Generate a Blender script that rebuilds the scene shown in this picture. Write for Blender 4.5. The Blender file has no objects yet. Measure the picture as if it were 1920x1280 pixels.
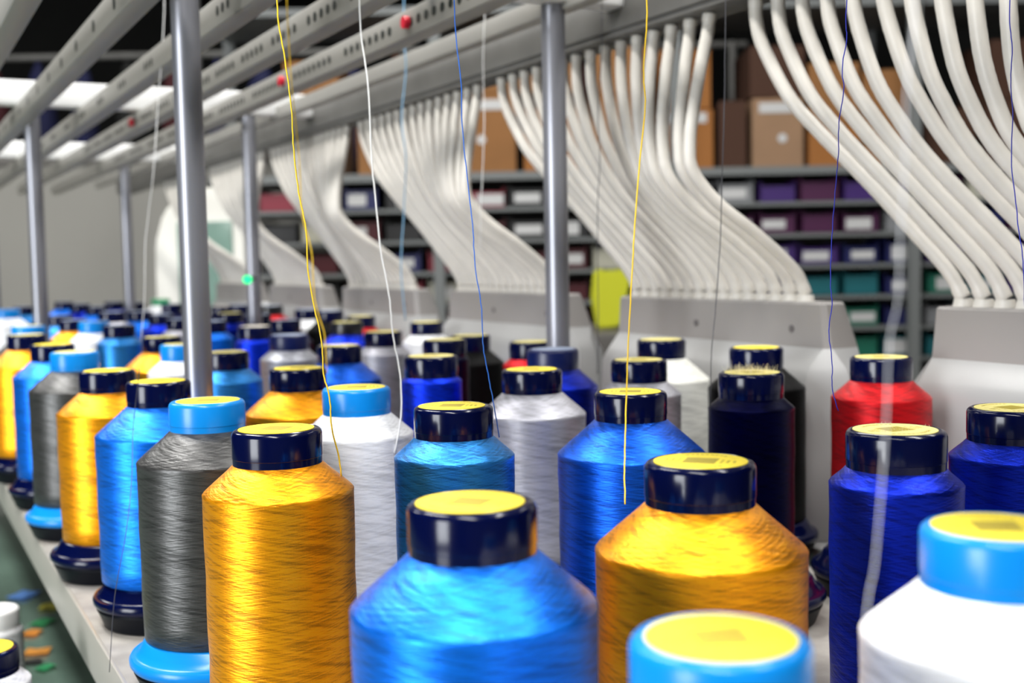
import bpy, bmesh, random
from math import *
from mathutils import Vector, Matrix
random.seed(7)
COL = bpy.context.scene.collection
SC = bpy.context.scene
CZ = 1.50                      # camera height above the floor
# ---------------------------------------------------------------- camera model (for measuring the room from the photo)
f = 2200.; A = radians(28.3); PT = radians(4.0); RL = radians(1.1)
r_ = Vector((cos(A), -sin(A), 0)); fh = Vector((sin(A), cos(A), 0)); up = Vector((0, 0, 1))
F = cos(PT)*fh - sin(PT)*up; U = cos(PT)*up + sin(PT)*fh
RX = cos(RL)*r_ - sin(RL)*U; UY = cos(RL)*U + sin(RL)*r_
CAM = Vector((0, 0, CZ))
def at(x, y, d): return CAM + d*(RX*((x-960)/f) + UY*(-(y-640)/f) + F)

cd = bpy.data.cameras.new('camera'); cam = bpy.data.objects.new('camera', cd); COL.objects.link(cam)
cam.matrix_world = Matrix((( RX.x, UY.x, -F.x, 0), (RX.y, UY.y, -F.y, 0), (RX.z, UY.z, -F.z, CZ), (0, 0, 0, 1)))
cd.sensor_width = 36; cd.lens = 36*f/1920; cd.clip_start = .02; cd.clip_end = 50
cd.dof.use_dof = True; cd.dof.focus_distance = .455; cd.dof.aperture_fstop = (cd.lens/1000)/.0036
SC.camera = cam

# ---------------------------------------------------------------- materials
def newmat(name):
    m = bpy.data.materials.new(name); m.use_nodes = True
    nt = m.node_tree; b = nt.nodes['Principled BSDF']
    return m, nt, b
def mat(name, col, rough=.5, metal=0., noise=0., nscale=20., bump=0., coat=0., spec=None):
    m, nt, b = newmat(name)
    b.inputs['Base Color'].default_value = (*col, 1); b.inputs['Roughness'].default_value = rough
    b.inputs['Metallic'].default_value = metal; b.inputs['Coat Weight'].default_value = coat
    if spec is not None: b.inputs['Specular IOR Level'].default_value = spec
    m.diffuse_color = (*col, 1)
    if noise or bump:
        tc = nt.nodes.new('ShaderNodeTexCoord'); n = nt.nodes.new('ShaderNodeTexNoise')
        n.inputs['Scale'].default_value = nscale; n.inputs['Detail'].default_value = 5
        nt.links.new(tc.outputs['Object'], n.inputs['Vector'])
        if noise:
            mr = nt.nodes.new('ShaderNodeMapRange'); mr.inputs[3].default_value = 1-noise; mr.inputs[4].default_value = 1+noise
            mr.inputs[1].default_value = .3; mr.inputs[2].default_value = .7
            mx = nt.nodes.new('ShaderNodeMix'); mx.data_type = 'RGBA'; mx.blend_type = 'MULTIPLY'; mx.inputs[0].default_value = 1
            mx.inputs[6].default_value = (*col, 1)
            nt.links.new(n.outputs['Fac'], mr.inputs[0]); nt.links.new(mr.outputs[0], mx.inputs[7])
            nt.links.new(mx.outputs[2], b.inputs['Base Color'])
        if bump:
            bp = nt.nodes.new('ShaderNodeBump'); bp.inputs['Strength'].default_value = 1; bp.inputs['Distance'].default_value = bump
            nt.links.new(n.outputs['Fac'], bp.inputs['Height']); nt.links.new(bp.outputs[0], b.inputs['Normal'])
    return m
def emis(name, col, s):
    m, nt, b = newmat(name); b.inputs['Base Color'].default_value = (*col, 1)
    b.inputs['Emission Color'].default_value = (*col, 1); b.inputs['Emission Strength'].default_value = s
    return m

def thread_mat(name, col, metal=.72, rough=.36, gap_shade=.50, bumpd=.00015):
    """wound glossy thread: fine criss-crossing turns around the z axis"""
    m, nt, b = newmat(name); N = nt.nodes; L = nt.links
    m.diffuse_color = (*col, 1)
    def math_(op, a, bb=None, c=None):
        n = N.new('ShaderNodeMath'); n.operation = op
        for i, v in enumerate((a, bb, c)):
            if v is None: continue
            if isinstance(v, (int, float)): n.inputs[i].default_value = v
            else: L.new(v, n.inputs[i])
        return n.outputs[0]
    tc = N.new('ShaderNodeTexCoord'); sp = N.new('ShaderNodeSeparateXYZ'); L.new(tc.outputs['Object'], sp.inputs[0])
    ang = math_('ARCTAN2', sp.outputs[1], sp.outputs[0]); z = sp.outputs[2]
    def layer(slope, zs, us, seed, detail=2.):
        zz = math_('MULTIPLY_ADD', ang, slope, z)
        c = N.new('ShaderNodeCombineXYZ')
        L.new(math_('MULTIPLY', ang, us), c.inputs[0]); L.new(math_('MULTIPLY', zz, zs), c.inputs[1]); c.inputs[2].default_value = seed
        n = N.new('ShaderNodeTexNoise'); n.inputs['Scale'].default_value = 1; n.inputs['Detail'].default_value = detail
        L.new(c.outputs[0], n.inputs['Vector']); return n.outputs['Fac']
    a1 = layer(.0035, 1700, 1.5, 1.3); a2 = layer(-.0042, 1500, 1.4, 7.7); a3 = layer(.0075, 480, 1.0, 3.1, 3.); a4 = layer(-.004, 90, 1.1, 5.5, 3.)
    twist = layer(.06, 1800, 60, 9.1, 1.)
    s = math_('ADD', a1, a2); s = math_('MULTIPLY_ADD', a3, 1.3, s); s = math_('MULTIPLY_ADD', twist, .35, s)
    hgt = math_('MULTIPLY_ADD', a4, 1.5, s)
    # colour: shade in the gaps between turns, painted into the base colour
    mr = N.new('ShaderNodeMapRange'); mr.inputs[1].default_value = 1.45; mr.inputs[2].default_value = 1.95
    mr.inputs[3].default_value = gap_shade; mr.inputs[4].default_value = 1.12; L.new(s, mr.inputs[0])
    mx = N.new('ShaderNodeMix'); mx.data_type = 'RGBA'; mx.blend_type = 'MULTIPLY'; mx.inputs[0].default_value = 1
    mx.inputs[6].default_value = (*col, 1); L.new(mr.outputs[0], mx.inputs[7]); L.new(mx.outputs[2], b.inputs['Base Color'])
    bp = N.new('ShaderNodeBump'); bp.inputs['Strength'].default_value = 1; bp.inputs['Distance'].default_value = bumpd
    L.new(hgt, bp.inputs['Height']); L.new(bp.outputs[0], b.inputs['Normal'])
    b.inputs['Roughness'].default_value = rough; b.inputs['Metallic'].default_value = metal
    b.inputs['Specular IOR Level'].default_value = .6 if max(col) > .1 else .12
    return m

TH = {k: thread_mat('thread_'+k, c, *rest) for k, (c, *rest) in {
    'orange': ((1.0, .37, .002),), 'azure': ((.002, .19, .93),), 'blue': ((.002, .10, .66), .8), 'steel': ((.02, .22, .62),),
    'royal': ((.0005, .016, .42), .85), 'bright': ((.0008, .03, .70), .85), 'navy': ((.0006, .0012, .030), .7), 'black': ((.0012, .0012, .0016), .1, .5),
    'white': ((.86, .87, .90), .1, .45, .72, .0001), 'cream': ((.82, .82, .77), .1, .5, .75, .0001), 'charcoal': ((.085, .085, .085), .7, .33),
    'grey': ((.40, .41, .46), .6, .36, .6), 'silver': ((.52, .52, .58), .55, .38, .65), 'red': ((.60, .001, .006), .6, .42), }.items()}
CAPM = {'navy': mat('cap_navy', (.0006, .0022, .028), .16, spec=.28), 'sky': mat('cap_sky', (.003, .23, .70), .28, spec=.35),
        'black': mat('cap_black', (.004, .004, .007), .3), 'ink': mat('cap_ink', (.001, .007, .07), .35), 'green': mat('cap_green', (.01, .25, .1), .4)}
STK = {'yellow': mat('sticker_yellow', (.90, .72, .03), .5, noise=.1, nscale=300), 'pale': mat('sticker_pale', (.75, .66, .22), .6, noise=.15, nscale=400),
       'white': mat('sticker_white', (.75, .68, .58), .5), 'slate': mat('sticker_slate', (.30, .36, .50), .5)}
INK = mat('print_ink', (.40, .32, .035), .6)
FOOT = mat('foot_black', (.002, .003, .006), .45, spec=.15)
STEEL = mat('pole_steel', (.27, .275, .31), .38, metal=.6)
WHITEB = mat('bar_white', (.80, .80, .80), .35)
SLAT = mat('slat_grey', (.27, .26, .24), .45, noise=.06, nscale=8)
DARKRAIL = mat('rail_grey', (.13, .127, .12), .5, noise=.12, nscale=30)
HOLE = mat('hole_dark', (.01, .015, .012), .5)
REDP = mat('plug_red', (.75, .01, .04), .4)
BOARD = mat('board_grey', (.33, .31, .285), .75, noise=.18, nscale=60, bump=.0004)
TUBEM = mat('tube_white', (.66, .63, .58), .42, noise=.05, nscale=60)
HEADM = mat('head_white', (.28, .28, .28), .33)
HEADT = mat('head_taupe', (.27, .255, .245), .5)

# ---------------------------------------------------------------- mesh helpers
def link(name, me, m, parent=None, smooth=None, loc=None, rz=0.):
    o = bpy.data.objects.new(name, me); COL.objects.link(o)
    if m is not None and not me.materials:
        for mm in (m if isinstance(m, (list, tuple)) else [m]): me.materials.append(mm)
    if parent is not None: o.parent = parent
    if loc is not None: o.location = loc
    if rz: o.rotation_euler = (0, 0, rz)
    return o
def tag(o, label, cat, group=None, kind=None):
    if label: o['label'] = label
    if cat: o['category'] = cat
    if group: o['group'] = group
    if kind: o['kind'] = kind
    return o
def empty(name, loc=(0, 0, 0), rz=0., label=None, cat=None, group=None):
    o = bpy.data.objects.new(name, None); COL.objects.link(o); o.location = loc; o.rotation_euler = (0, 0, rz)
    o.empty_display_size = .02
    return tag(o, label, cat, group)
def lathe(profile, seg=64, sharp=radians(32)):
    me = bpy.data.meshes.new('lathe'); vs = []; fs = []
    n = len(profile)
    for i in range(seg):
        a = 2*pi*i/seg
        for rr, z in profile: vs.append((rr*cos(a), rr*sin(a), z))
    for i in range(seg):
        j = (i+1) % seg
        for k in range(n-1): fs.append((i*n+k, j*n+k, j*n+k+1, i*n+k+1))
    # close ends
    if profile[0][0] > 1e-6: fs.append(tuple(i*n for i in reversed(range(seg))))
    if profile[-1][0] > 1e-6: fs.append(tuple(i*n+n-1 for i in range(seg)))
    me.from_pydata(vs, [], fs); me.update()
    for p in me.polygons: p.use_smooth = True
    me.set_sharp_from_angle(angle=sharp)
    return me
def add_box(bm, c, s, bev=0., rot=None, mi=0):
    r = bmesh.ops.create_cube(bm, size=1)['verts']
    bmesh.ops.scale(bm, vec=s, verts=r)
    if bev:
        es = list({e for v in r for e in v.link_edges})
        rr = bmesh.ops.bevel(bm, geom=es, offset=bev, segments=2, affect='EDGES', profile=.5)
        r = list({v for fc in rr['faces'] for v in fc.verts} | {v for v in r if v.is_valid})
    if rot is not None: bmesh.ops.rotate(bm, cent=(0, 0, 0), matrix=rot, verts=r)
    bmesh.ops.translate(bm, vec=c, verts=r)
    for fc in {fc for v in r for fc in v.link_faces}: fc.material_index = mi
    return r
def add_cyl(bm, p, q, rad, seg=24, mi=0, rad2=None):
    p, q = Vector(p), Vector(q); d = q-p
    r = bmesh.ops.create_cone(bm, cap_ends=True, segments=seg, radius1=rad, radius2=rad if rad2 is None else rad2, depth=d.length)['verts']
    bmesh.ops.rotate(bm, cent=(0, 0, 0), matrix=d.to_track_quat('Z', 'Y').to_matrix(), verts=r)
    bmesh.ops.translate(bm, vec=(p+q)/2, verts=r)
    for fc in {fc for v in r for fc in v.link_faces}: fc.material_index = mi
def bmmesh(bm, smooth=True, ang=35):
    me = bpy.data.meshes.new('m'); bmesh.ops.recalc_face_normals(bm, faces=bm.faces); bm.to_mesh(me); bm.free()
    if smooth:
        for p in me.polygons: p.use_smooth = True
        me.set_sharp_from_angle(angle=radians(ang))
    return me
def box_obj(name, c, s, m, parent=None, bev=0., rot=None):
    bm = bmesh.new(); add_box(bm, (0, 0, 0), s, bev, rot); return link(name, bmmesh(bm), m, parent, loc=c)
def catmull(pts, n=8):
    P = [Vector(p) for p in pts]; P = [2*P[0]-P[1]] + P + [2*P[-1]-P[-2]]; out = []
    for i in range(1, len(P)-2):
        for k in range(n):
            t = k/n; a, b, c, d = P[i-1:i+3]
            out.append(.5*((2*b)+(c-a)*t+(2*a-5*b+4*c-d)*t*t+(3*b-a-3*c+d)*t**3))
    out.append(P[-2]); return out
def tube_mesh(path, rad, seg=10, rings=None):
    """tube along a path; rings: optional function of index -> radius factor"""
    vs = []; fs = []; n = len(path)
    t0 = (path[1]-path[0]).normalized(); nrm = t0.orthogonal().normalized()
    for i, p in enumerate(path):
        t = (path[min(i+1, n-1)]-path[max(i-1, 0)]).normalized()
        nrm = (nrm - t*nrm.dot(t)).normalized(); bn = t.cross(nrm)
        rr = rad*(rings(i) if rings else 1)
        for k in range(seg):
            a = 2*pi*k/seg; vs.append(p + nrm*(rr*cos(a)) + bn*(rr*sin(a)))
    for i in range(n-1):
        for k in range(seg):
            j = (k+1) % seg; fs.append((i*seg+k, i*seg+j, (i+1)*seg+j, (i+1)*seg+k))
    fs.append(tuple(reversed(range(seg)))); fs.append(tuple((n-1)*seg+k for k in range(seg)))
    me = bpy.data.meshes.new('tube'); me.from_pydata([tuple(v) for v in vs], [], fs); me.update()
    for p in me.polygons: p.use_smooth = True
    return me

# ---------------------------------------------------------------- the thread spools
ZS = CZ-.193                   # top of the stand's board
H0 = .130                      # full spool height
def cap_mesh(seg):
    return lathe([(0, -.001), (.0158, -.001), (.0168, -.0006), (.0169, .0026), (.01705, .0028), (.01705, .0112), (.0167, .0122), (.0160, .0129),
                  (.0152, .0132), (.0150, .0130), (0, .0130)], seg)
CAPS = {96: cap_mesh(96), 48: cap_mesh(48)}
def sticker_mesh(seg, printed):
    bm = bmesh.new()
    bmesh.ops.create_circle(bm, cap_ends=True, segments=seg, radius=.0143)
    r = bmesh.ops.extrude_face_region(bm, geom=list(bm.faces))
    bmesh.ops.translate(bm, vec=(0, 0, .00025), verts=[v for v in r['geom'] if isinstance(v, bmesh.types.BMVert)])
    if printed:
        R = random.Random(3)
        def bar(x, y, w, h): add_box(bm, (x, y, .00027), (w, h, .00006), mi=1)
        for k in range(12): bar(0, -.0044+.0008*k, .0100, .00056)          # the block of fine print in the middle
        for sx in (-1, 1):
            for k, hh in ((0, .0052), (1, .0038), (2, .0024)):
                for j in range(5): bar(sx*(.0066+.0019*k), -hh/2+hh*j/4, .0008, .0005)
        for k in range(11):                                              # a line of writing along the rim, too small to read
            a = radians(228+k*8.4); bar(.0112*cos(a), .0112*sin(a), .0009+.0004*R.random(), .0011)
        for k in range(9):
            a = radians(58+k*8); bar(.0112*cos(a), .0112*sin(a), .0011, .0008)
    me = bmmesh(bm, False); return me
STM = {}
def sticker(key, near):
    k = (key, near)
    if k not in STM:
        me = sticker_mesh(64 if near else 32, near); me.materials.append(STK[key]); me.materials.append(INK); STM[k] = me
    return STM[k]
def body_mesh(R, H, seg):
    zc = H-.0130-.0002; zsh = zc-.86*(R-.0165); zb = .0235
    p = [(.010, zb), (R-.0016, zb), (R-.0006, zb+.0008)]
    for k in range(1, 8): p.append((R-.0004*(1-k/8)+.0002*sin(k*2.1+R*900), zb+(zsh-zb)*k/8))
    p += [(R, zsh-.0015), (R+.0001, zsh-.0003), (R-.0006, zsh+.0006), (R-(R-.0165)*.35, zsh+(zc-zsh)*.37), (R-(R-.0165)*.7, zsh+(zc-zsh)*.72),
          (.0165, zc+.0005), (.010, zc+.0005)]
    return lathe(p, seg, radians(60))
FL = {}
def flange(kind, seg):
    if (kind, seg) not in FL:
        me = lathe([(.012, .0105), (.0345, .0105), (.0372, .0112), (.0384, .0128), (.0386, .0150), (.0378, .0164), (.0362, .0166), (.0352, .0172),
                    (.0335, .0195), (.0318, .0226), (.0305, .0238), (.012, .0238)], seg, radians(50))
        me.materials.append(CAPM[kind]); FL[(kind, seg)] = me
    return FL[(kind, seg)]
FT = {s: lathe([(.012, 0), (.0320, 0), (.0332, .0008), (.0352, .0060), (.0368, .0096), (.0362, .0108), (.012, .0108)], s) for s in (96, 48)}
for me in FT.values(): me.materials.append(FOOT)
# (px, py of the cap top, cap width, half width of the winding, thread, cap, sticker, label)
SP = [
 (1350,1197,340,280,'white','sky','yellow','pale blue capped spool at the bottom edge, only its cap in view'),
 (1873, 990,290,252,'white','sky','yellow','big white thread spool under pale blue cap, at the lower right corner'),
 ( 885, 943,242,233,'azure','navy','yellow','large azure blue spool, bottom centre, the nearest with a navy cap'),
 (1312, 866,208,198,'orange','navy','yellow','wide golden orange spool right behind the nearest pale blue cap'),
 ( 519, 805,169,140,'orange','navy','yellow','tall golden orange spool beside the dark grey one, sharply in focus'),
 (1680, 807,189,122,'royal','navy','pale','slim royal blue spool in front of the large red spool'),
 (1896, 766,152,110,'royal','navy','pale','royal blue spool cut off by the right edge of the photo'),
 ( 850, 762,153,113,'steel','navy','yellow','steel blue spool with tall two-step navy cap behind the big azure one'),
 (1182, 735,136,139,'blue','navy','yellow','wide mid blue spool with a yellow strand crossing its front'),
 ( 388, 752,144,131,'charcoal','sky','yellow','dark grey spool with pale blue cap and base beside the tall orange one'),
 ( 668, 727,129,105,'white','sky','yellow','white spool with pale blue cap behind the tall sharp orange one'),
 ( 997, 693,115,100,'silver','navy','yellow','silver grey spool with navy cap in the middle of the stand'),
 (1036, 655, 90, 84,'royal','ink','slate','deep blue spool in front of the right hand pole, its cap top bluish'),
 ( 808, 668,109, 57,'bright','navy','pale','thin bright blue spool behind the steel blue one'),
 ( 833, 637, 86, 44,'navy','navy','pale','thin navy spool behind the thin bright blue one'),
 ( 882, 629, 78, 62,'black','navy','pale','black spool left of the small red spool near the right hand pole'),
 ( 995, 641, 76, 52,'red','navy','pale','small red spool just left of the right hand pole'),
 (1240, 637, 87, 89,'cream','navy','pale','cream white spool in front of a white machine head'),
 (1198, 675,107, 78,'silver','navy','pale','light grey spool between the wide mid blue and cream white ones'),
 (1418, 652, 98, 90,'black','navy','yellow','black spool directly behind the navy one with lint on its cap'),
 (1408, 699,125, 80,'navy','navy','pale','dark navy spool with a tuft of lint on its cap'),
 (1652, 670,117, 91,'red','navy','pale','large red spool between two white machine heads'),
 ( 558, 691,105,100,'orange','navy','yellow','wide golden orange spool behind the pale blue cap of the white one'),
 ( 424, 660, 78, 66,'steel','navy','pale','pale steel blue spool just right of the left hand front pole'),
 ( 636, 648, 83, 77,'blue','navy','pale','mid blue spool behind the wide orange one, right of the yellow strands'),
 ( 718, 622, 68, 50,'silver','navy','pale','lilac grey spool behind the white strand'),
 ( 800, 604, 58, 46,'white','navy','pale','small white spool against the third machine head from the right'),
 ( 542, 628, 76, 55,'grey','ink','slate','grey spool with deep blue cap behind the wide orange one'),
 ( 535, 600, 62, 50,'navy','navy','slate','navy spool hidden but for its cap behind the grey one'),
 ( 477, 612, 63, 36,'bright','navy','white','bright blue spool with a whitish sticker in front of the far pole'),
 ( 431, 587, 58, 34,'royal','navy','pale','deep blue spool between the left front pole and the far pole'),
 ( 650, 604, 64, 50,'bright','black','pale','blue spool with a black cap behind the mid blue one'),
 ( 618, 583, 55, 44,'black','navy','slate','black spool beside the yellow strands, behind the blue black-capped one'),
 ( 676, 593, 54, 46,'red','navy','pale','tiny red spool behind the lilac grey one'),
 ( 577, 580, 50, 42,'white','navy','slate','tiny white spool left of the yellow strands'),
 ( 508, 573, 46, 36,'red','black','slate','tiny dark red spool right of the far pole'),
 ( 303, 632, 72, 76,'orange','navy','pale','orange spool left of the white one beside the left front pole'),
 ( 340, 646, 75, 62,'white','sky','pale','white spool with pale blue cap, half behind the left front pole'),
 ( 140, 660, 94, 84,'charcoal','sky','pale','dark grey spool with pale blue cap, second grey one on the left edge'),
 (  98, 646, 80, 72,'azure','navy','yellow','azure spool along the left edge, between grey and orange neighbours'),
 (  50, 628, 75, 70,'orange','navy','pale','orange spool at the far left edge of the photo'),
 ( 201, 695, 97, 93,'orange','navy','yellow','golden orange spool along the left edge, left of the azure one'),
 ( 297, 715,120,117,'azure','navy','yellow','azure spool on the left edge, between the orange and dark grey ones'),
 ( 223, 610, 64, 42,'steel','navy','slate','steel blue spool behind the left edge row'),
 ( 176, 603, 64, 44,'white','sky','slate','white spool with pale blue cap behind the left edge row'),
 ( 138, 600, 60, 50,'orange','navy','slate','small orange spool behind the left edge row'),
 ( 112, 592, 56, 38,'steel','navy','slate','small steel blue spool right of the far left pole'),
 (  36, 612, 70, 60,'charcoal','sky','pale','pale blue capped spool at the very left edge, behind the orange one'),
 (  14, 580, 50, 38,'white','sky','slate','tiny white spool at the very left edge in the distance'),
 (  46, 575, 50, 34,'steel','navy','slate','tiny steel blue spool left of the far left pole'),
 ( 120, 566, 46, 34,'azure','navy','slate','tiny azure spool first in the distance right of the far left pole'),
 ( 150, 570, 48, 30,'royal','navy','slate','tiny royal blue spool second in the distance right of the far left pole'),
 ( 181, 575, 50, 32,'azure','navy','slate','tiny azure spool third in the distance right of the far left pole'),
 ( 214, 566, 48, 34,'royal','navy','slate','tiny blue spool in the distance, left of the thin back pole'),
 ( 209, 585, 52, 34,'silver','navy','slate','small lilac spool behind the steel blue one of the left group'),
 ( 252, 567, 46, 34,'navy','navy','slate','tiny navy spool in front of the thin back pole'),
 ( 262, 584, 54, 44,'azure','navy','slate','small azure spool in front of the thin back pole'),
 ( 302, 590, 56, 36,'bright','navy','slate','small bright blue spool behind the orange one near the front pole'),
 ( 301, 560, 40, 30,'white','green','white','tiny white spool with green cap in the distance'),
 ( 322, 570, 48, 36,'navy','navy','slate','tiny navy spool just left of the left front pole, far away'),
 ( 338, 598, 56, 34,'silver','navy','slate','light grey spool just left of the left front pole'),
 ( 396, 602, 60, 40,'azure','navy','slate','azure spool partly behind the left front pole'),
 ( 416, 574, 48, 34,'navy','navy','white','tiny navy spool with a whitish sticker in the distance'),
 ( 450, 572, 46, 32,'navy','navy','slate','tiny navy spool just left of the far pole'),
 ( 482, 590, 56, 36,'navy','navy','slate','small navy spool in front of the far pole'),
]
HCAM = .063
ADJ = {12: .935, 48: .95, 57: 1.04, 17: .94, 19: .955, 21: .965, 32: .945, 35: .94, 34: .96, 54: .93, 62: 1.05, 15: 1.03}
spool_pos = {}
for i, (px, py, W, bw, th, cp, st, lab) in enumerate(SP):
    W = max(W, 40); dW = f*.0341/W
    base = at(px, py, 1.0)-CAM; dP = -HCAM/base.z
    k = .35 if i else 1.0
    if W < 70: k = 0.
    d = (dP*(1-k)+dW*k)*ADJ.get(i, 1)
    top = at(px, py, d); top.x = max(top.x, .135 if i in (47, 48, 49) else .105); H = top.z-ZS
    R = bw/f*d; Rk = max(.019, min(.0345, R))
    seg = 96 if W > 100 else 48
    az = atan2(top.y, top.x)                       # turn the seam of the winding away
    e = empty('thread_spool', (top.x, top.y, ZS+.0003), 0., lab, 'thread spool', 'thread spools on the stand')
    b = link('thread_winding', body_mesh(Rk, H, seg), TH[th], e, rz=az+pi)
    c = link('cap', CAPS[seg].copy(), CAPM[cp], e, loc=(0, 0, H-.0130))
    s = link('sticker', sticker(st, W > 100), None, c, loc=(random.uniform(-.0006, .0006), random.uniform(-.0006, .0006), .0130), rz=-A+radians(random.uniform(-25, 25)))
    link('flange', flange('sky' if cp == 'sky' else 'navy', seg), None, e)
    link('foot', FT[seg], None, e)
    spool_pos[i] = (top, H, Rk, d)
    if i in (20, 5):                                # loose lint standing on two of the caps
        bm = bmesh.new(); R_ = random.Random(i)
        for q in range(150 if i == 20 else 50):
            a = R_.uniform(0, 2*pi); rr = .0135*sqrt(R_.random()); p = Vector((rr*cos(a), rr*sin(a), .0131))
            l_ = (.0030 if i == 20 else .0009)*R_.uniform(.5, 1.4)
            add_cyl(bm, p, p+Vector((R_.uniform(-.6, .6)*l_, R_.uniform(-.6, .6)*l_, l_)), .00011, 4, rad2=.00003)
        li = link('lint', bmmesh(bm), mat('lint_%d' % i, (.7, .62, .4), .8), c); li['kind'] = 'stuff'

# ---------------------------------------------------------------- the thread stand: board, poles, bars, rails
st = empty('thread_stand', (.28, 1.2, ZS), 0, 'grey steel thread stand of poles, white cross bars and drilled rails over the spools', 'thread stand')
def P(x, y, z): return Vector((x-.28, y-1.2, z-ZS))      # into the stand's own frame
bm = bmesh.new(); add_box(bm, P(.2955, 1.35, ZS-.006), (.405, 3.5, .012))
link('shelf_board', bmmesh(bm), BOARD, st)
bm = bmesh.new(); add_box(bm, P(.0925, 1.35, ZS-.0135), (.003, 3.5, .0265), .0006)
link('edge_trim', bmmesh(bm), mat('trim_grey', (.40, .38, .34), .4, metal=.3), st)
poles = [(.165, .70, ), (.4160, .7045), (.1535, 1.36), (.389, 1.36), (.16, 2.0), (.364, 2.0)]
for x, y in poles:
    bm = bmesh.new(); add_cyl(bm, P(x, y, ZS), P(x, y, CZ+.178), .0082, 40)
    pl = link('pole', bmmesh(bm), STEEL, st)
    bm = bmesh.new(); add_cyl(bm, P(x, y, ZS), P(x, y, ZS+.004), .0105, 32); link('pole_foot', bmmesh(bm), STEEL, pl)
lp = at(464, 524, 1.275); lw = P(lp.x, lp.y, lp.z); pw = P(.389, 1.36, lp.z)
pl4 = [o for o in bpy.data.objects if o.name.startswith('pole') and 'foot' not in o.name][3]
bm = bmesh.new(); add_cyl(bm, lw, lw+(pw-lw)*.9, .003, 12); link('lamp_clip', bmmesh(bm), HOLE, pl4)
bm = bmesh.new(); add_cyl(bm, lw-F*.003, lw+F*.003, .0045, 20); bl = link('indicator_lamp', bmmesh(bm), emis('lamp_green', (.0, .85, .25), 1.3), pl4); bl['label'] = 'glowing green indicator lamp'
for y in (.70, 1.36, 2.0):
    bm = bmesh.new(); add_box(bm, P(.27, y, CZ+.186), (.42, .022, .026), .003)
    link('cross_bar', bmmesh(bm), WHITEB, st)
SL = [(.083, [(.60+.075*k, 1) for k in range(22)], None), (.143, [(.60+.078*k, 1) for k in range(20)], None),
      (.206, [(.50+.115*k, 3) for k in range(13)], None), (.268, [(.55+.08*k, 5) for k in range(15)], [1.37]),
      (.332, [(.40+.125*k, 8) for k in range(12)], [.742, 1.02])]
for x, groups, reds in SL:
    bm = bmesh.new(); add_box(bm, P(x, 1.3, CZ+.161), (.015, 2.6, .019), .0012)
    for y0, n in groups:
        for j in range(n):
            y = y0+.0125*j
            if .35 < y < 2.5: add_cyl(bm, P(x-.0074, y, CZ+.161), P(x-.0078, y, CZ+.161), .0032 if n > 1 else .0042, 12, mi=1)
    rl = link('guide_rail', bmmesh(bm), [SLAT, HOLE], st)
    for yy in (reds or []):
        bm = bmesh.new(); add_cyl(bm, P(x-.007, yy, CZ+.161), P(x-.0115, yy, CZ+.161), .0042, 16)
        rp = link('red_plug', bmmesh(bm), REDP, rl); rp['label'] = 'red plug'
# rail that carries the upper ends of the white tubes
bm = bmesh.new(); add_box(bm, P(.474, 1.3, CZ+.1715), (.020, 2.7, .024), .001); add_box(bm, P(.481, 1.3, CZ+.1575), (.030, 2.7, .004), .0006)
link('tube_rail', bmmesh(bm), DARKRAIL, st)
bm = bmesh.new(); add_box(bm, P(.425, 1.3, CZ+.176), (.012, 2.7, .014), .001); link('guide_rail', bmmesh(bm), SLAT, st)

# ---------------------------------------------------------------- machine heads with their tubes
PITCH = .33
def head_mesh(top):
    rings = []
    def ring(x0, x1, y0, y1, z, c):
        return [(x0, y0+c, z), (x0+c, y0, z), (x1-c, y0, z), (x1, y0+c, z), (x1, y1-c, z), (x1-c, y1, z), (x0+c, y1, z), (x0, y1-c, z)]
    if top:
        rings = [ring(.0015, .0195, .0015, .2385, .030, .002), ring(0, .021, 0, .240, .0285, .003), ring(0, .030, -.004, .244, .0, .004)]
    else:
        rings = [ring(.000, .030, -.004, .244, .0, .004), ring(-.010, .036, -.014, .256, -.012, .016), ring(-.0145, .042, -.019, .264, -.022, .020),
                 ring(-.015, .044, -.020, .266, -.05, .020), ring(-.015, .044, -.020, .266, -.125, .020)]
    vs = [v for r in rings for v in r]; fs = []
    for k in range(len(rings)-1):
        for i in range(8):
            j = (i+1) % 8; fs.append((k*8+i, (k+1)*8+i, (k+1)*8+j, k*8+j))
    fs.append(tuple(range(8))); fs.append(tuple(reversed([(len(rings)-1)*8+i for i in range(8)])))
    me = bpy.data.meshes.new('h'); me.from_pydata(vs, [], fs); bm = bmesh.new(); bm.from_mesh(me)
    return bmmesh(bm, True, 25)
HT = head_mesh(True); HB = head_mesh(False); HT.materials.append(HEADT); HB.materials.append(HEADM)
sk = bmesh.new(); add_cyl(sk, (0, 0, -.001), (0, 0, .0045), .0062, 20, rad2=.0052); SOCK = bmmesh(sk); SOCK.materials.append(TUBEM)
scw = bmesh.new(); add_cyl(scw, (0, 0, 0), (-.0012, 0, 0), .0024, 12); SCRW = bmmesh(scw); SCRW.materials.append(mat('screw_dark', (.12, .11, .11), .5))
ORD = ['first', 'second', 'third', 'fourth', 'fifth', 'sixth', 'seventh', 'eighth', 'ninth', 'tenth', 'eleventh', 'twelfth', 'thirteenth', 'fourteenth', 'fifteenth']
HL = ['white machine head cut off by the right edge of the photo', 'large white machine head to the right of the front right pole',
      'white machine head left of the front right pole, behind the black spool', 'white machine head third in the receding row, behind the white strand',
      'pale machine head beside the far pole, behind the yellow strands', 'farthest pale machine head, behind the far pole']
HN = ['the right edge machine head', 'the head right of the front pole', 'the head left of the front right pole', 'the head behind the white strand',
      'the head behind the yellow strands', 'the farthest head by the far pole']
TT = (0, .07, .16, .33, .45, .55, .66, .78, .91, 1)
S0 = (0, .006, .045, .18, .33, .47, .62, .77, .93, 1)
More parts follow.
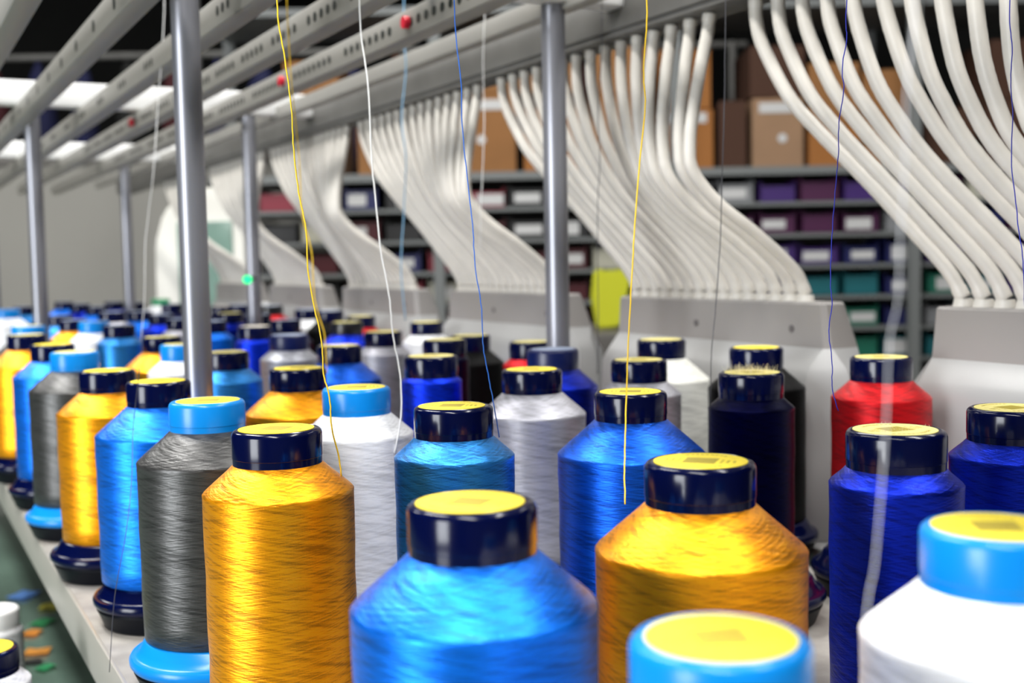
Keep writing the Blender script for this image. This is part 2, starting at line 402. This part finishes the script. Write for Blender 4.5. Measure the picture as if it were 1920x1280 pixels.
S1 = (0, -.02, -.07, -.15, -.19, -.16, .08, .50, .88, 1)
def sval(tb, t):
    for i in range(len(TT)-1):
        if t <= TT[i+1]+1e-9: w = (t-TT[i])/(TT[i+1]-TT[i]); return tb[i]*(1-w)+tb[i+1]*w
for k in range(6):
    y0 = .575-PITCH+PITCH*k
    h = empty('machine_head', (.540, y0, CZ-.062), 0, HL[k], 'embroidery machine head', 'machine heads in a row beside the stand')
    link('top_block', HT, None, h); link('housing', HB, None, h)
    for yy in (.03, .135): link('screw', SCRW, None, h, loc=(.0005, yy, .012))
    for i in range(15):
        u = i/14.; yb = .802-.199*u-.33+PITCH*k; yt = .897-.285*u-.33+PITCH*k
        link('tube_socket', SOCK, None, h, loc=(.0105, yb-y0, .030))
        if k == 0 and i > 11: continue
        pts = []
        dx = random.uniform(-.003, .003)
        for t in TT:
            s = sval(S0, t)*(1-u)+sval(S1, t)*u if u > .5 else sval(S0, t)*(1-.55*u)+sval(S1, t)*.55*u
            if u > .5: w = .275+(u-.5)*2*.725; s = sval(S0, t)*(1-w)+sval(S1, t)*w
            wob = dx*sin(pi*t)
            pts.append((.478+(.5505-.478)*s, yt+(yb-yt)*s+wob+(.012*sin(pi*t)*0), CZ+.1547+(-.0272-.1547)*t))
        path = catmull(pts, 9)
        R_ = random.Random(k*20+i); wr = {R_.randrange(len(path)) for _ in range(14)}
        me = tube_mesh(path, .0041, 12, lambda q: (1.10 if q < 4 or q > len(path)-5 else 1.0)+(.03 if q in wr else 0))
        t = link('thread_tube', me, TUBEM)
        tag(t, 'white flexible tube, %s from the left, feeding %s' % (ORD[i], HN[k]), 'thread tube', 'white tubes feeding '+HN[k])

# machine beam below the heads
bm = bmesh.new(); add_box(bm, (0, 0, 0), (.10, 2.75, .045), .004); add_box(bm, (-.004, 0, .0255), (.110, 2.75, .006), .002)
bmo = link('machine_beam', bmmesh(bm), HEADM, loc=(.578, 1.20, CZ-.2160)); tag(bmo, 'long white machine beam carrying the row of white machine heads', 'machine beam')

# ---------------------------------------------------------------- loose strands of thread
def strand(name, pts, rad, m, label):
    path = catmull([at(*p) for p in pts], 6)
    for i in range(1, len(path)-1 if rad > .00018 else 0):                        # slight kinks of unwinding thread
        path[i] = path[i]+Vector((random.uniform(-1, 1), random.uniform(-1, 1), 0))*.00012
    o = link('thread_strand', tube_mesh(path, rad, 6), m); tag(o, label, 'thread', 'loose strands running up to the rails')
YEL = mat('strand_yellow', (.95, .62, .02), .4, metal=.2); WHT = mat('strand_white', (.85, .85, .85), .5); BLU = mat('strand_blue', (.01, .13, .6), .4)
DBL = mat('strand_navy', (.004, .01, .25), .4); GRY = mat('strand_grey', (.05, .05, .06), .5); CLR = mat('strand_clear', (.75, .75, .8), .3)
D0 = spool_pos[4][3]
strand('', [(518, -60, .47), (521, 30, .47), (534, 110, .47), (546, 200, .47), (551, 280, .47), (560, 360, .47), (574, 430, .468), (577, 500, .466), (587, 565, .463), (603, 640, .46), (607, 700, .458),
            (618, 745, .455), (622, 800, .452), (634, 850, .450), (640, 893, .447)], .00031, YEL, 'sharp yellow strand rising from the tall orange spool')
strand('', [(535, -60, .74), (541, 70, .74), (548, 170, .74), (561, 300, .74), (566, 400, .74), (584, 470, .74), (590, 560, .74), (607, 620, .74), (611, 660, .74), (613, 700, .74)],
       .00035, YEL, 'blurred yellow strand behind the sharp one, down to the wide orange spool')
strand('', [(671, -60, .58), (677, 60, .58), (690, 160, .58), (697, 300, .58), (705, 380, .58), (714, 470, .58), (729, 550, .58), (737, 630, .58), (750, 700, .58), (752, 780, .57), (740, 850, .57)],
       .00038, WHT, 'white strand left of centre, falling to the white spool')
strand('', [(850, -60, .50), (854, 60, .50), (865, 160, .50), (866, 230, .50), (876, 330, .50), (886, 420, .50), (891, 500, .50), (903, 580, .50), (906, 650, .50), (917, 710, .50), (926, 760, .50), (936, 820, .50)],
       .00024, BLU, 'thin blue strand rising from the steel blue spool')
strand('', [(758, -60, .95), (757, 60, .95), (761, 130, .95), (753, 220, .95), (761, 300, .95), (757, 400, .95), (752, 500, .95), (760, 600, .95)],
       .0005, mat('strand_pale', (.2, .4, .6), .4), 'blurred pale blue strand between the white and the thin blue ones')
strand('', [(1211, -60, .53), (1213, 40, .53), (1207, 130, .53), (1210, 200, .53), (1200, 300, .53), (1190, 420, .53), (1186, 500, .53), (1180, 600, .53), (1176, 700, .53), (1173, 790, .52), (1171, 870, .51), (1172, 945, .50)],
       .00036, YEL, 'yellow strand in front of the wide mid blue spool')
strand('', [(1590, -60, .45), (1586, 40, .45), (1588, 70, .45), (1579, 130, .45), (1582, 170, .45), (1573, 230, .45), (1572, 290, .45), (1566, 360, .45), (1561, 430, .45), (1557, 520, .45), (1560, 570, .45),
            (1554, 620, .45), (1560, 680, .45), (1561, 730, .45), (1572, 770, .45)], .00022, DBL, 'thin dark blue strand left of the large red spool')
strand('', [(1896, -60, .45), (1893, 30, .45), (1898, 90, .45), (1895, 150, .45), (1899, 220, .45), (1896, 300, .45), (1904, 370, .45), (1910, 430, .45), (1918, 490, .45), (1921, 560, .45), (1923, 700, .45)],
       .00022, DBL, 'thin dark blue strand at the right edge')
strand('', [(1361, -60, .62), (1360, 60, .62), (1358, 200, .62), (1354, 330, .62), (1351, 440, .62), (1346, 520, .62), (1340, 600, .62), (1334, 660, .61), (1333, 720, .60), (1330, 800, .60)],
       .00028, GRY, 'dark grey strand left of the navy spool with lint')
strand('', [(1129, -60, .80), (1128, 100, .80), (1121, 210, .80), (1125, 300, .80), (1121, 380, .80), (1121, 500, .80), (1122, 600, .80), (1120, 700, .80)],
       .0003, GRY, 'faint dark strand right of the front right pole')
strand('', [(1716, -60, .19), (1713, 50, .19), (1700, 170, .19), (1697, 300, .19), (1688, 440, .19), (1684, 560, .19), (1668, 640, .19), (1662, 780, .19), (1657, 860, .19), (1650, 950, .19), (1640, 1060, .19), (1630, 1110, .19), (1622, 1175, .19)],
       .00017, CLR, 'broad blurred clear strand close to the lens at right')
strand('', [(914, -60, .9), (906, 100, .9), (908, 200, .9), (906, 300, .9), (902, 380, .9), (900, 470, .9)], .0003, WHT, 'faint white strand left of the front right pole')
strand('', [(310, -40, .9), (306, 60, .9), (296, 200, .9), (287, 330, .9), (273, 450, .9), (271, 560, .9), (264, 640, .9)], .0003, WHT, 'faint pale strand left of the left front pole')
strand('', [(262, 690, .6), (250, 800, .6), (247, 900, .58), (236, 1000, .56), (215, 1120, .55), (205, 1260, .54)], .00018, GRY, 'dark hair thin strand hanging over the azure spool at left')

# ---------------------------------------------------------------- lower deck at the left with a few odds and ends
ld = empty('lower_deck', (-.55, 1.6, CZ-.36), 0, 'greenish machine deck below the left edge of the stand', 'machine deck')
bm = bmesh.new(); add_box(bm, (.14, 0, -.012), (1.54, 4.6, .024), .002); link('deck_plate', bmmesh(bm), mat('deck_green', (.10, .155, .125), .25, noise=.5, nscale=5, coat=.4), ld)
for x in (-.55, .8):
    for y in (-2.1, 2.1):
        bm = bmesh.new(); add_box(bm, (x, y, -.58), (.06, .06, 1.115)); link('leg', bmmesh(bm), DARKRAIL, ld)
def ray_z(px, py, z):
    v = at(px, py, 1)-CAM; return CAM+v*((z-CZ)/v.z)
zD = CZ-.36
for (px, py, s, c, n) in [(92, 1140, .030, (.55, .50, .06), 'yellow'), (60, 1190, .026, (.75, .30, .04), 'orange'), (80, 1170, .03, (.03, .30, .10), 'green'), (45, 1118, .04, (.10, .25, .6), 'blue'),
                       (70, 1225, .03, (.75, .33, .05), 'tan'), (85, 1255, .022, (.03, .32, .12), 'dark green'), (62, 1244, .02, (.03, .03, .03), 'black')]:
    p = ray_z(px, py, zD); R_ = random.Random(px)
    bm = bmesh.new(); N_ = 7
    g = [[bm.verts.new(((i/(N_-1)-.5)*s*.75, (j/(N_-1)-.5)*s*.6, .0010+.0006*(1+sin(i*1.1+px)*cos(j*.9)))) for j in range(N_)] for i in range(N_)]
    for i in range(N_-1):
        for j in range(N_-1): bm.faces.new((g[i][j], g[i+1][j], g[i+1][j+1], g[i][j+1]))
    rr = bmesh.ops.solidify(bm, geom=list(bm.faces), thickness=.0015)
    o = link('fabric_scrap', bmmesh(bm, True, 80), mat('scrap_'+n, c, .8), loc=(p.x, p.y, zD+.001), rz=R_.uniform(0, 3))
    tag(o, 'blurred %s fabric scrap lying on the greenish deck at lower left' % n, 'fabric scrap', 'fabric scraps on the deck')
for (px, py, d, R, hh, label, capped) in [(-30, 1216, .62, .0225, 0, 'white spool with yellow sticker at the lower left corner of the photo', True),
                                         (-12, 1142, .84, .0150, 0, 'bare white spool on the deck behind the lower left corner one', False)]:
    t = at(px, py, d); H = t.z-zD
    e = empty('thread_spool', (t.x, t.y, zD+.0003), 0, label, 'thread spool', 'white spools on the lower deck')
    link('thread_winding', body_mesh(max(R, .019), H, 48), TH['white'], e, rz=atan2(t.y, t.x)+pi)
    if capped:
        c = link('cap', CAPS[48].copy(), CAPM['navy'], e, loc=(0, 0, H-.013)); link('sticker', sticker('yellow', False), None, c, loc=(0, 0, .013))
    else:
        c = link('cap', CAPS[48].copy(), mat('cap_white', (.85, .85, .85), .4), e, loc=(0, 0, H-.013))
    link('flange', flange('navy', 48), None, e); link('foot', FT[48], None, e)

# ---------------------------------------------------------------- far end: console, shelving, room
def frame(px, d):                                              # a spot on the floor plan, seen along the lens axis
    v = r_*((px-960)/f*d)+fh*d; return Vector((v.x, v.y, 0))
# control console at the far end of the machine
c0 = frame(392, 2.75); cs = empty('control_console', (c0.x, c0.y, 0), -A, 'rounded white console with a grey green screen behind the left front pole', 'control console')
bm = bmesh.new()
prof = [(-.115, 1.0), (-.105, 1.55), (-.085, 1.62), (-.04, 1.668), (.05, 1.68), (.09, 1.65), (.10, 1.55), (.105, 1.0)]
va = [bm.verts.new((x, -.05, z)) for x, z in prof]; vb = [bm.verts.new((x, .12, z)) for x, z in prof]
bm.faces.new(va); bm.faces.new(list(reversed(vb)))
for i in range(len(prof)): j = (i+1) % len(prof); bm.faces.new((va[j], va[i], vb[i], vb[j]))
bmesh.ops.bevel(bm, geom=list(bm.edges), offset=.008, segments=2, affect='EDGES')
link('housing', bmmesh(bm, True, 40), mat('console_white', (.74, .73, .68), .4), cs)
bm = bmesh.new(); add_box(bm, (.012, -.052, 1.50), (.125, .012, .20), .003); s_ = link('screen', bmmesh(bm), mat('screen_green', (.16, .26, .22), .25, noise=.2, nscale=12), cs)
bm = bmesh.new(); add_box(bm, (0, .03, .5), (.16, .12, 1.0), .01); link('pedestal', bmmesh(bm), DARKRAIL, cs)

# storage shelving behind the heads
DS = 3.3; k_ = DS/3.0
so = fh*DS; so = Vector((so.x, so.y, 0))
sh = empty('storage_rack', so, -A, 'grey metal storage rack full of bins and cartons behind the machine heads', 'storage rack')
GM = mat('rack_grey', (.15, .16, .16), .5)
ROWZ = [CZ+z*k_ for z in (.222, .132, .052, -.028, -.108, -.188, -.268, -.348)]
X0, X1 = -.78*k_, 1.62*k_
for z, th_ in [(ROWZ[0], .022)]+[(z, .010) for z in ROWZ[1:]]+[(CZ+.70, .02), (.10, .02), (.6, .02)]:
    bm = bmesh.new(); add_box(bm, ((X0+X1)/2, .18, z-th_/2), (X1-X0, .38, th_)); link('shelf', bmmesh(bm), GM, sh)
for x in [X0+(X1-X0)*i/4 for i in range(5)]:
    for y in (-.027, .387):
        bm = bmesh.new(); add_box(bm, (x, y, 1.15), (.03, .03, 2.3)); link('upright', bmmesh(bm), GM, sh)
BN = {'purple': (.07, .02, .22), 'plum': (.10, .01, .08), 'maroon': (.10, .004, .012), 'black': (.01, .01, .012), 'navy': (.01, .015, .14), 'teal': (.01, .20, .24), 'green': (.01, .22, .14),
      'grey': (.35, .36, .38), 'crimson': (.35, .01, .04), 'ivory': (.70, .68, .55)}
BM = {k: mat('bin_'+k, tuple(c*.55 for c in v), .5) for k, v in BN.items()}; CARD = mat('bin_card', (.50, .50, .50), .6)
def choose(row, u, R_):
    if u < .35: return R_.choice(['maroon', 'black', 'maroon', 'crimson', 'ivory', 'black', 'navy', 'grey'])
    if u < .6: return R_.choice(['black', 'maroon', 'grey', 'plum', 'ivory', 'black'])
    if row < 3: return R_.choice(['purple', 'purple', 'grey', 'plum', 'navy', 'black', 'ivory'])
    return R_.choice(['teal', 'teal', 'navy', 'green', 'purple', 'grey'])
ROWN = ['top', 'second', 'third', 'fourth', 'fifth', 'sixth']
COLN = ORD+['sixteenth', 'seventeenth', 'eighteenth', 'nineteenth', 'twentieth', 'twenty-first', 'twenty-second', 'twenty-third']
R_ = random.Random(21); NB = 22; bw_ = (X1-X0-.06)/NB
for row in range(6):
    zt = ROWZ[row]-(.022 if row == 0 else .010); zb = ROWZ[row+1]; hh = zt-zb
    for c in range(NB):
        u = (c+.5)/NB; w = bw_*R_.uniform(.80, .92); h = hh*R_.uniform(.72, .90)
        x = X0+.03+bw_*(c+.5)
        if min(abs(x-(X0+(X1-X0)*i/4)) for i in range(5)) < .0: continue
        kind = choose(row, u, R_)
        bm = bmesh.new(); t_ = .004
        add_box(bm, (0, .10, t_/2), (w, .20, t_)); add_box(bm, (0, .002, h*.40), (w, t_, h*.80)); add_box(bm, (0, .198, h/2), (w, t_, h))
        for s in (-1, 1): add_box(bm, (s*(w/2-t_/2), .10, h/2), (t_, .20, h))
        add_box(bm, (0, .11, h*.45), (w*.86, .16, h*.75), .004)
        wp = so+r_*x+fh*.02
        b = link('storage_bin', bmmesh(bm, False), BM[kind], loc=(wp.x, wp.y, zb+.0004), rz=-A)
        tag(b, '%s storage bin, %s from the left on the %s bin shelf of the grey rack' % (kind, COLN[c], ROWN[row]), 'storage bin', 'storage bins on the grey rack')
        if R_.random() < .62:
            bm = bmesh.new(); add_box(bm, (R_.uniform(-.12, .12)*w, -.0012, h*.42), (w*R_.uniform(.45, .75), .0014, h*R_.uniform(.38, .58)), .0004)
            q = link('card_label', bmmesh(bm, False), CARD, b); q['label'] = 'white card label'
# cartons on top of the bin section
CB = {'brown': mat('carton_brown', (.24, .105, .03), .8, noise=.12, nscale=6), 'tan': mat('carton_tan', (.27, .16, .09), .8, noise=.1, nscale=6), 'dark brown': mat('carton_dark', (.05, .017, .006), .8),
      'orange brown': mat('carton_orange', (.28, .105, .02), .8)}
cart = [(-.50, .15, .17, 'tan', 0), (-.30, .17, .13, 'brown', 0), (-.08, .20, .20, 'brown', 0), (.12, .16, .16, 'orange brown', 0), (.29, .15, .19, 'brown', 0), (.455, .14, .15, 'orange brown', 0),
        (.575, .07, .17, 'dark brown', 0), (.69, .13, .175, 'tan', 1), (.835, .13, .10, 'orange brown', 0), (.98, .14, .11, 'brown', 0), (1.13, .13, .14, 'dark brown', 0), (1.30, .15, .16, 'dark brown', 0), (1.46, .13, .13, 'brown', 0)]
tops = []
for i, (x, w, h, kd, lb) in enumerate(cart):
    wp = so+r_*(x*k_)+fh*.03
    bm = bmesh.new(); add_box(bm, (0, .13, h*k_/2), (w*k_, .26, h*k_), .003)
    add_box(bm, (0, .13, h*k_+.0004), (.04, .262, .001))
    b = link('carton', bmmesh(bm, False), CB[kd], loc=(wp.x, wp.y, ROWZ[0]+.0004), rz=-A)
    tag(b, '%s cardboard carton, %s from the left, standing on the rack above the bins' % (kd, ORD[i]), 'carton', 'cartons standing on the rack')
    if lb or i in (2, 5):
        bm = bmesh.new(); add_box(bm, (.0, -.0015, h*k_*.86), (w*k_*.75, .0014, .028))
        q = link('paper_label', bmmesh(bm, False), CARD, b); q['label'] = 'white paper label'
        bm = bmesh.new(); add_cyl(bm, (.012, -.0015, h*k_*.42), (.012, .0, h*k_*.42), .013, 16); q = link('round_label', bmmesh(bm, False), CARD, b); q['label'] = 'round white label'
for i, (a, b_, w, h, kd) in enumerate([(2, 3, .30, .12, 'brown'), (4, 4, .15, .12, 'brown'), (7, 7, .14, .13, 'dark brown'), (8, 8, .13, .16, 'brown'), (9, 9, .14, .13, 'brown'), (11, 11, .13, .15, 'dark brown'), (0, 0, .14, .12, 'brown'), (5, 5, .13, .15, 'orange brown')]):
    x = (cart[a][0]+cart[b_][0])/2; zb = ROWZ[0]+max(cart[a][2], cart[b_][2])*k_+.0026
    wp = so+r_*(x*k_)+fh*.035
    bm = bmesh.new(); add_box(bm, (0, .12, h*k_/2), (w*k_, .24, h*k_), .003); add_box(bm, (0, .12, h*k_+.0004), (.04, .242, .001))
    b = link('carton', bmmesh(bm, False), CB[kd], loc=(wp.x, wp.y, zb), rz=-A)
    tag(b, '%s carton of the upper layer, stacked on the %s carton from the left' % (kd, ORD[a]), 'carton', 'cartons stacked in the upper layer')
# hi-vis bag
g0 = frame(1150, 2.3); bm = bmesh.new()
pr = [(-.030, 1.36), (-.040, 1.42), (-.034, 1.475), (-.020, 1.478), (.0, 1.470), (.020, 1.480), (.046, 1.475), (.030, 1.455), (.022, 1.42), (.030, 1.375), (.005, 1.362)]
va = [bm.verts.new((x, 0, z)) for x, z in pr]; vb = [bm.verts.new((x, .05, z)) for x, z in pr]
bm.faces.new(va); bm.faces.new(list(reversed(vb)))
for i in range(len(pr)): j = (i+1) % len(pr); bm.faces.new((va[j], va[i], vb[i], vb[j]))
bmesh.ops.bevel(bm, geom=list(bm.edges), offset=.004, segments=2, affect='EDGES')
bg = link('bag', bmmesh(bm, True, 60), mat('bag_lime', (.48, .50, .01), .6), loc=(g0.x, g0.y, 0), rz=-A); tag(bg, 'lime yellow bag standing on a dark cabinet behind the machine heads', 'bag')
bm = bmesh.new(); add_box(bm, (0, 0, .68), (.30, .34, 1.36), .01)
cab = empty('cabinet', (g0.x+.03, g0.y+.05, 0), -A, 'dark low cabinet under the lime yellow bag', 'cabinet'); link('body', bmmesh(bm), mat('cabinet_dark', (.05, .045, .04), .5), cab)
bm = bmesh.new(); add_box(bm, (0, -.174, .7), (.27, .008, 1.2), .003); link('door', bmmesh(bm), mat('cabinet_door', (.07, .06, .055), .5), cab)

# beige partition at the left end
p0 = frame(60, 3.9)
pb = empty('partition_screen', (p0.x, p0.y, 0), -A, 'plain beige grey partition at the far left behind the poles', 'partition')
bm = bmesh.new(); add_box(bm, (0, 0, .955), (2.1, .05, 1.77), .004); link('panel', bmmesh(bm), mat('partition_beige', (.27, .262, .24), .8, noise=.04, nscale=3), pb)
bm = bmesh.new(); add_box(bm, (0, -.002, 1.85), (2.12, .07, .03), .004); link('top_rail', bmmesh(bm), mat('partition_rail', (.12, .11, .10), .5), pb)
for x in (-.9, .9):
    bm = bmesh.new(); add_box(bm, (x, 0, .04), (.06, .4, .08), .005); link('foot', bmmesh(bm), GM, pb)
# dark hanging garments / bundles high behind the rails
R_ = random.Random(5)
gb = empty('yarn_rail', (0, 0, 0), 0, 'dark rail hung with yarn bundles high behind the overhead rails', 'yarn rail')
w0 = frame(420, 4.25); gb.location = (w0.x, w0.y, CZ+.75); gb.rotation_euler = (0, 0, -A)
bm = bmesh.new(); add_cyl(bm, (-1.9, 0, 0), (1.9, 0, 0), .012, 12); link('rod', bmmesh(bm), DARKRAIL, gb)
for x in (-1.85, 1.85):
    bm = bmesh.new(); add_cyl(bm, (x, 0, .01), (x, 0, -(CZ+.75)), .015, 10); link('upright', bmmesh(bm), DARKRAIL, gb)
names = [('maroon', (.13, .004, .012)), ('navy', (.006, .012, .13)), ('dark green', (.01, .05, .03)), ('rust', (.35, .09, .01)), ('black', (.008, .008, .008)), ('olive', (.12, .11, .02))]
for i in range(22):
    nm, c = names[R_.randrange(6)]; x = -1.75+i*.16
    if 'y_'+nm not in bpy.data.materials: mat('y_'+nm, tuple(q*.35 for q in c), .8, noise=.3, nscale=30)
    L_ = R_.uniform(.22, .42); w = R_.uniform(.045, .065)
    me = lathe([(.006, -.0), (.02, -.03), (w*.8, -.10), (w, -L_*.55), (w*.85, -L_*.85), (.02, -L_), (0, -L_)], 14)
    v = Vector((w0.x, w0.y, 0))+r_*x
    o = link('yarn_bundle', me, bpy.data.materials['y_'+nm], loc=(v.x, v.y, CZ+.735)); 
    tag(o, '%s yarn bundle, %s along the dark rail behind the overhead rails' % (nm, (COLN)[i]), 'yarn bundle', 'yarn bundles on the dark rail')

# room shell
def struct(name, c, s, m): o = box_obj(name, c, s, m); o['kind'] = 'structure'; return o
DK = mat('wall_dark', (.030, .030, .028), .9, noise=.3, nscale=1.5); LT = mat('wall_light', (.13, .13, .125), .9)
struct('floor', (1, 2, -.05), (10, 12, .1), mat('floor_grey', (.12, .115, .11), .6, noise=.15, nscale=2))
struct('ceiling', (1, 2, 3.25), (10, 12, .1), DK)
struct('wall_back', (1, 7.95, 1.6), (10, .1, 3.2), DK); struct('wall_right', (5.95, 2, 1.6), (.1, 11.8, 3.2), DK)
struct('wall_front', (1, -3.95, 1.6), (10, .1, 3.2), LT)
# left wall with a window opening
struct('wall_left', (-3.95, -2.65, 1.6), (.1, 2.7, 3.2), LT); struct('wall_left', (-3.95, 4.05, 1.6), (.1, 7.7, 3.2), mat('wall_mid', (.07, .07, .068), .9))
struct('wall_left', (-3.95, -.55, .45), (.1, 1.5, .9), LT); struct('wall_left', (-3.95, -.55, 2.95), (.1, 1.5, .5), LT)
bm = bmesh.new()
for y in (-1.27, -.55, .17): add_box(bm, (-3.95, y, 1.8), (.06, .06, 1.8))
for z in (.93, 2.67): add_box(bm, (-3.95, -.55, z), (.06, 1.5, .06))
o = link('window_1', bmmesh(bm), WHITEB); o['kind'] = 'structure'

# ---------------------------------------------------------------- light
def area(name, loc, rot, sx, sy, power, col=(1, 1, 1)):
    l = bpy.data.lights.new(name, 'AREA'); l.shape = 'RECTANGLE'; l.size = sx; l.size_y = sy; l.energy = power; l.color = col
    o = bpy.data.objects.new(name, l); COL.objects.link(o); o.location = loc; o.rotation_euler = rot; return o
area('window_daylight', (-3.85, -.55, 1.8), (0, -pi/2, 0), 1.7, 1.5, 170, (.95, .98, 1.0))
LAMP = emis('lamp_tube', (1, .98, .95), 3)
for i, (x, y, pw) in enumerate([(-.42, -.5, 50), (-.42, 1.4, 45), (.95, -.2, 34), (.95, 1.8, 26), (2.2, 1.0, 14), (1.2, 3.6, 8), (-.8, 3.4, 26)]):
    t = empty('ceiling_lamp', (x, y, 3.2), 0, None, None)
    tag(t, 'long fluorescent ceiling lamp above the machines', 'ceiling lamp', 'ceiling lamps')
    bm = bmesh.new(); add_box(bm, (0, 0, -.03), (.22, 1.3, .06), .005); link('housing', bmmesh(bm), WHITEB, t)
    bm = bmesh.new()
    for s in (-.05, .05): add_cyl(bm, (s, -.6, -.075), (s, .6, -.075), .013, 10)
    link('tube', bmmesh(bm), LAMP, t)
    area('lamp_light', (x, y, 3.09), (0, 0, 0), .25, 1.25, pw, (1, .985, .95))

w = bpy.data.worlds.new('world'); SC.world = w; w.use_nodes = True
w.node_tree.nodes['Background'].inputs[0].default_value = (.7, .8, 1, 1); w.node_tree.nodes['Background'].inputs[1].default_value = .3
SC.view_settings.view_transform = 'Standard'; SC.view_settings.look = 'None'; SC.view_settings.gamma = 1
SC.view_settings.use_curve_mapping = False; SC.view_settings.exposure = -.05
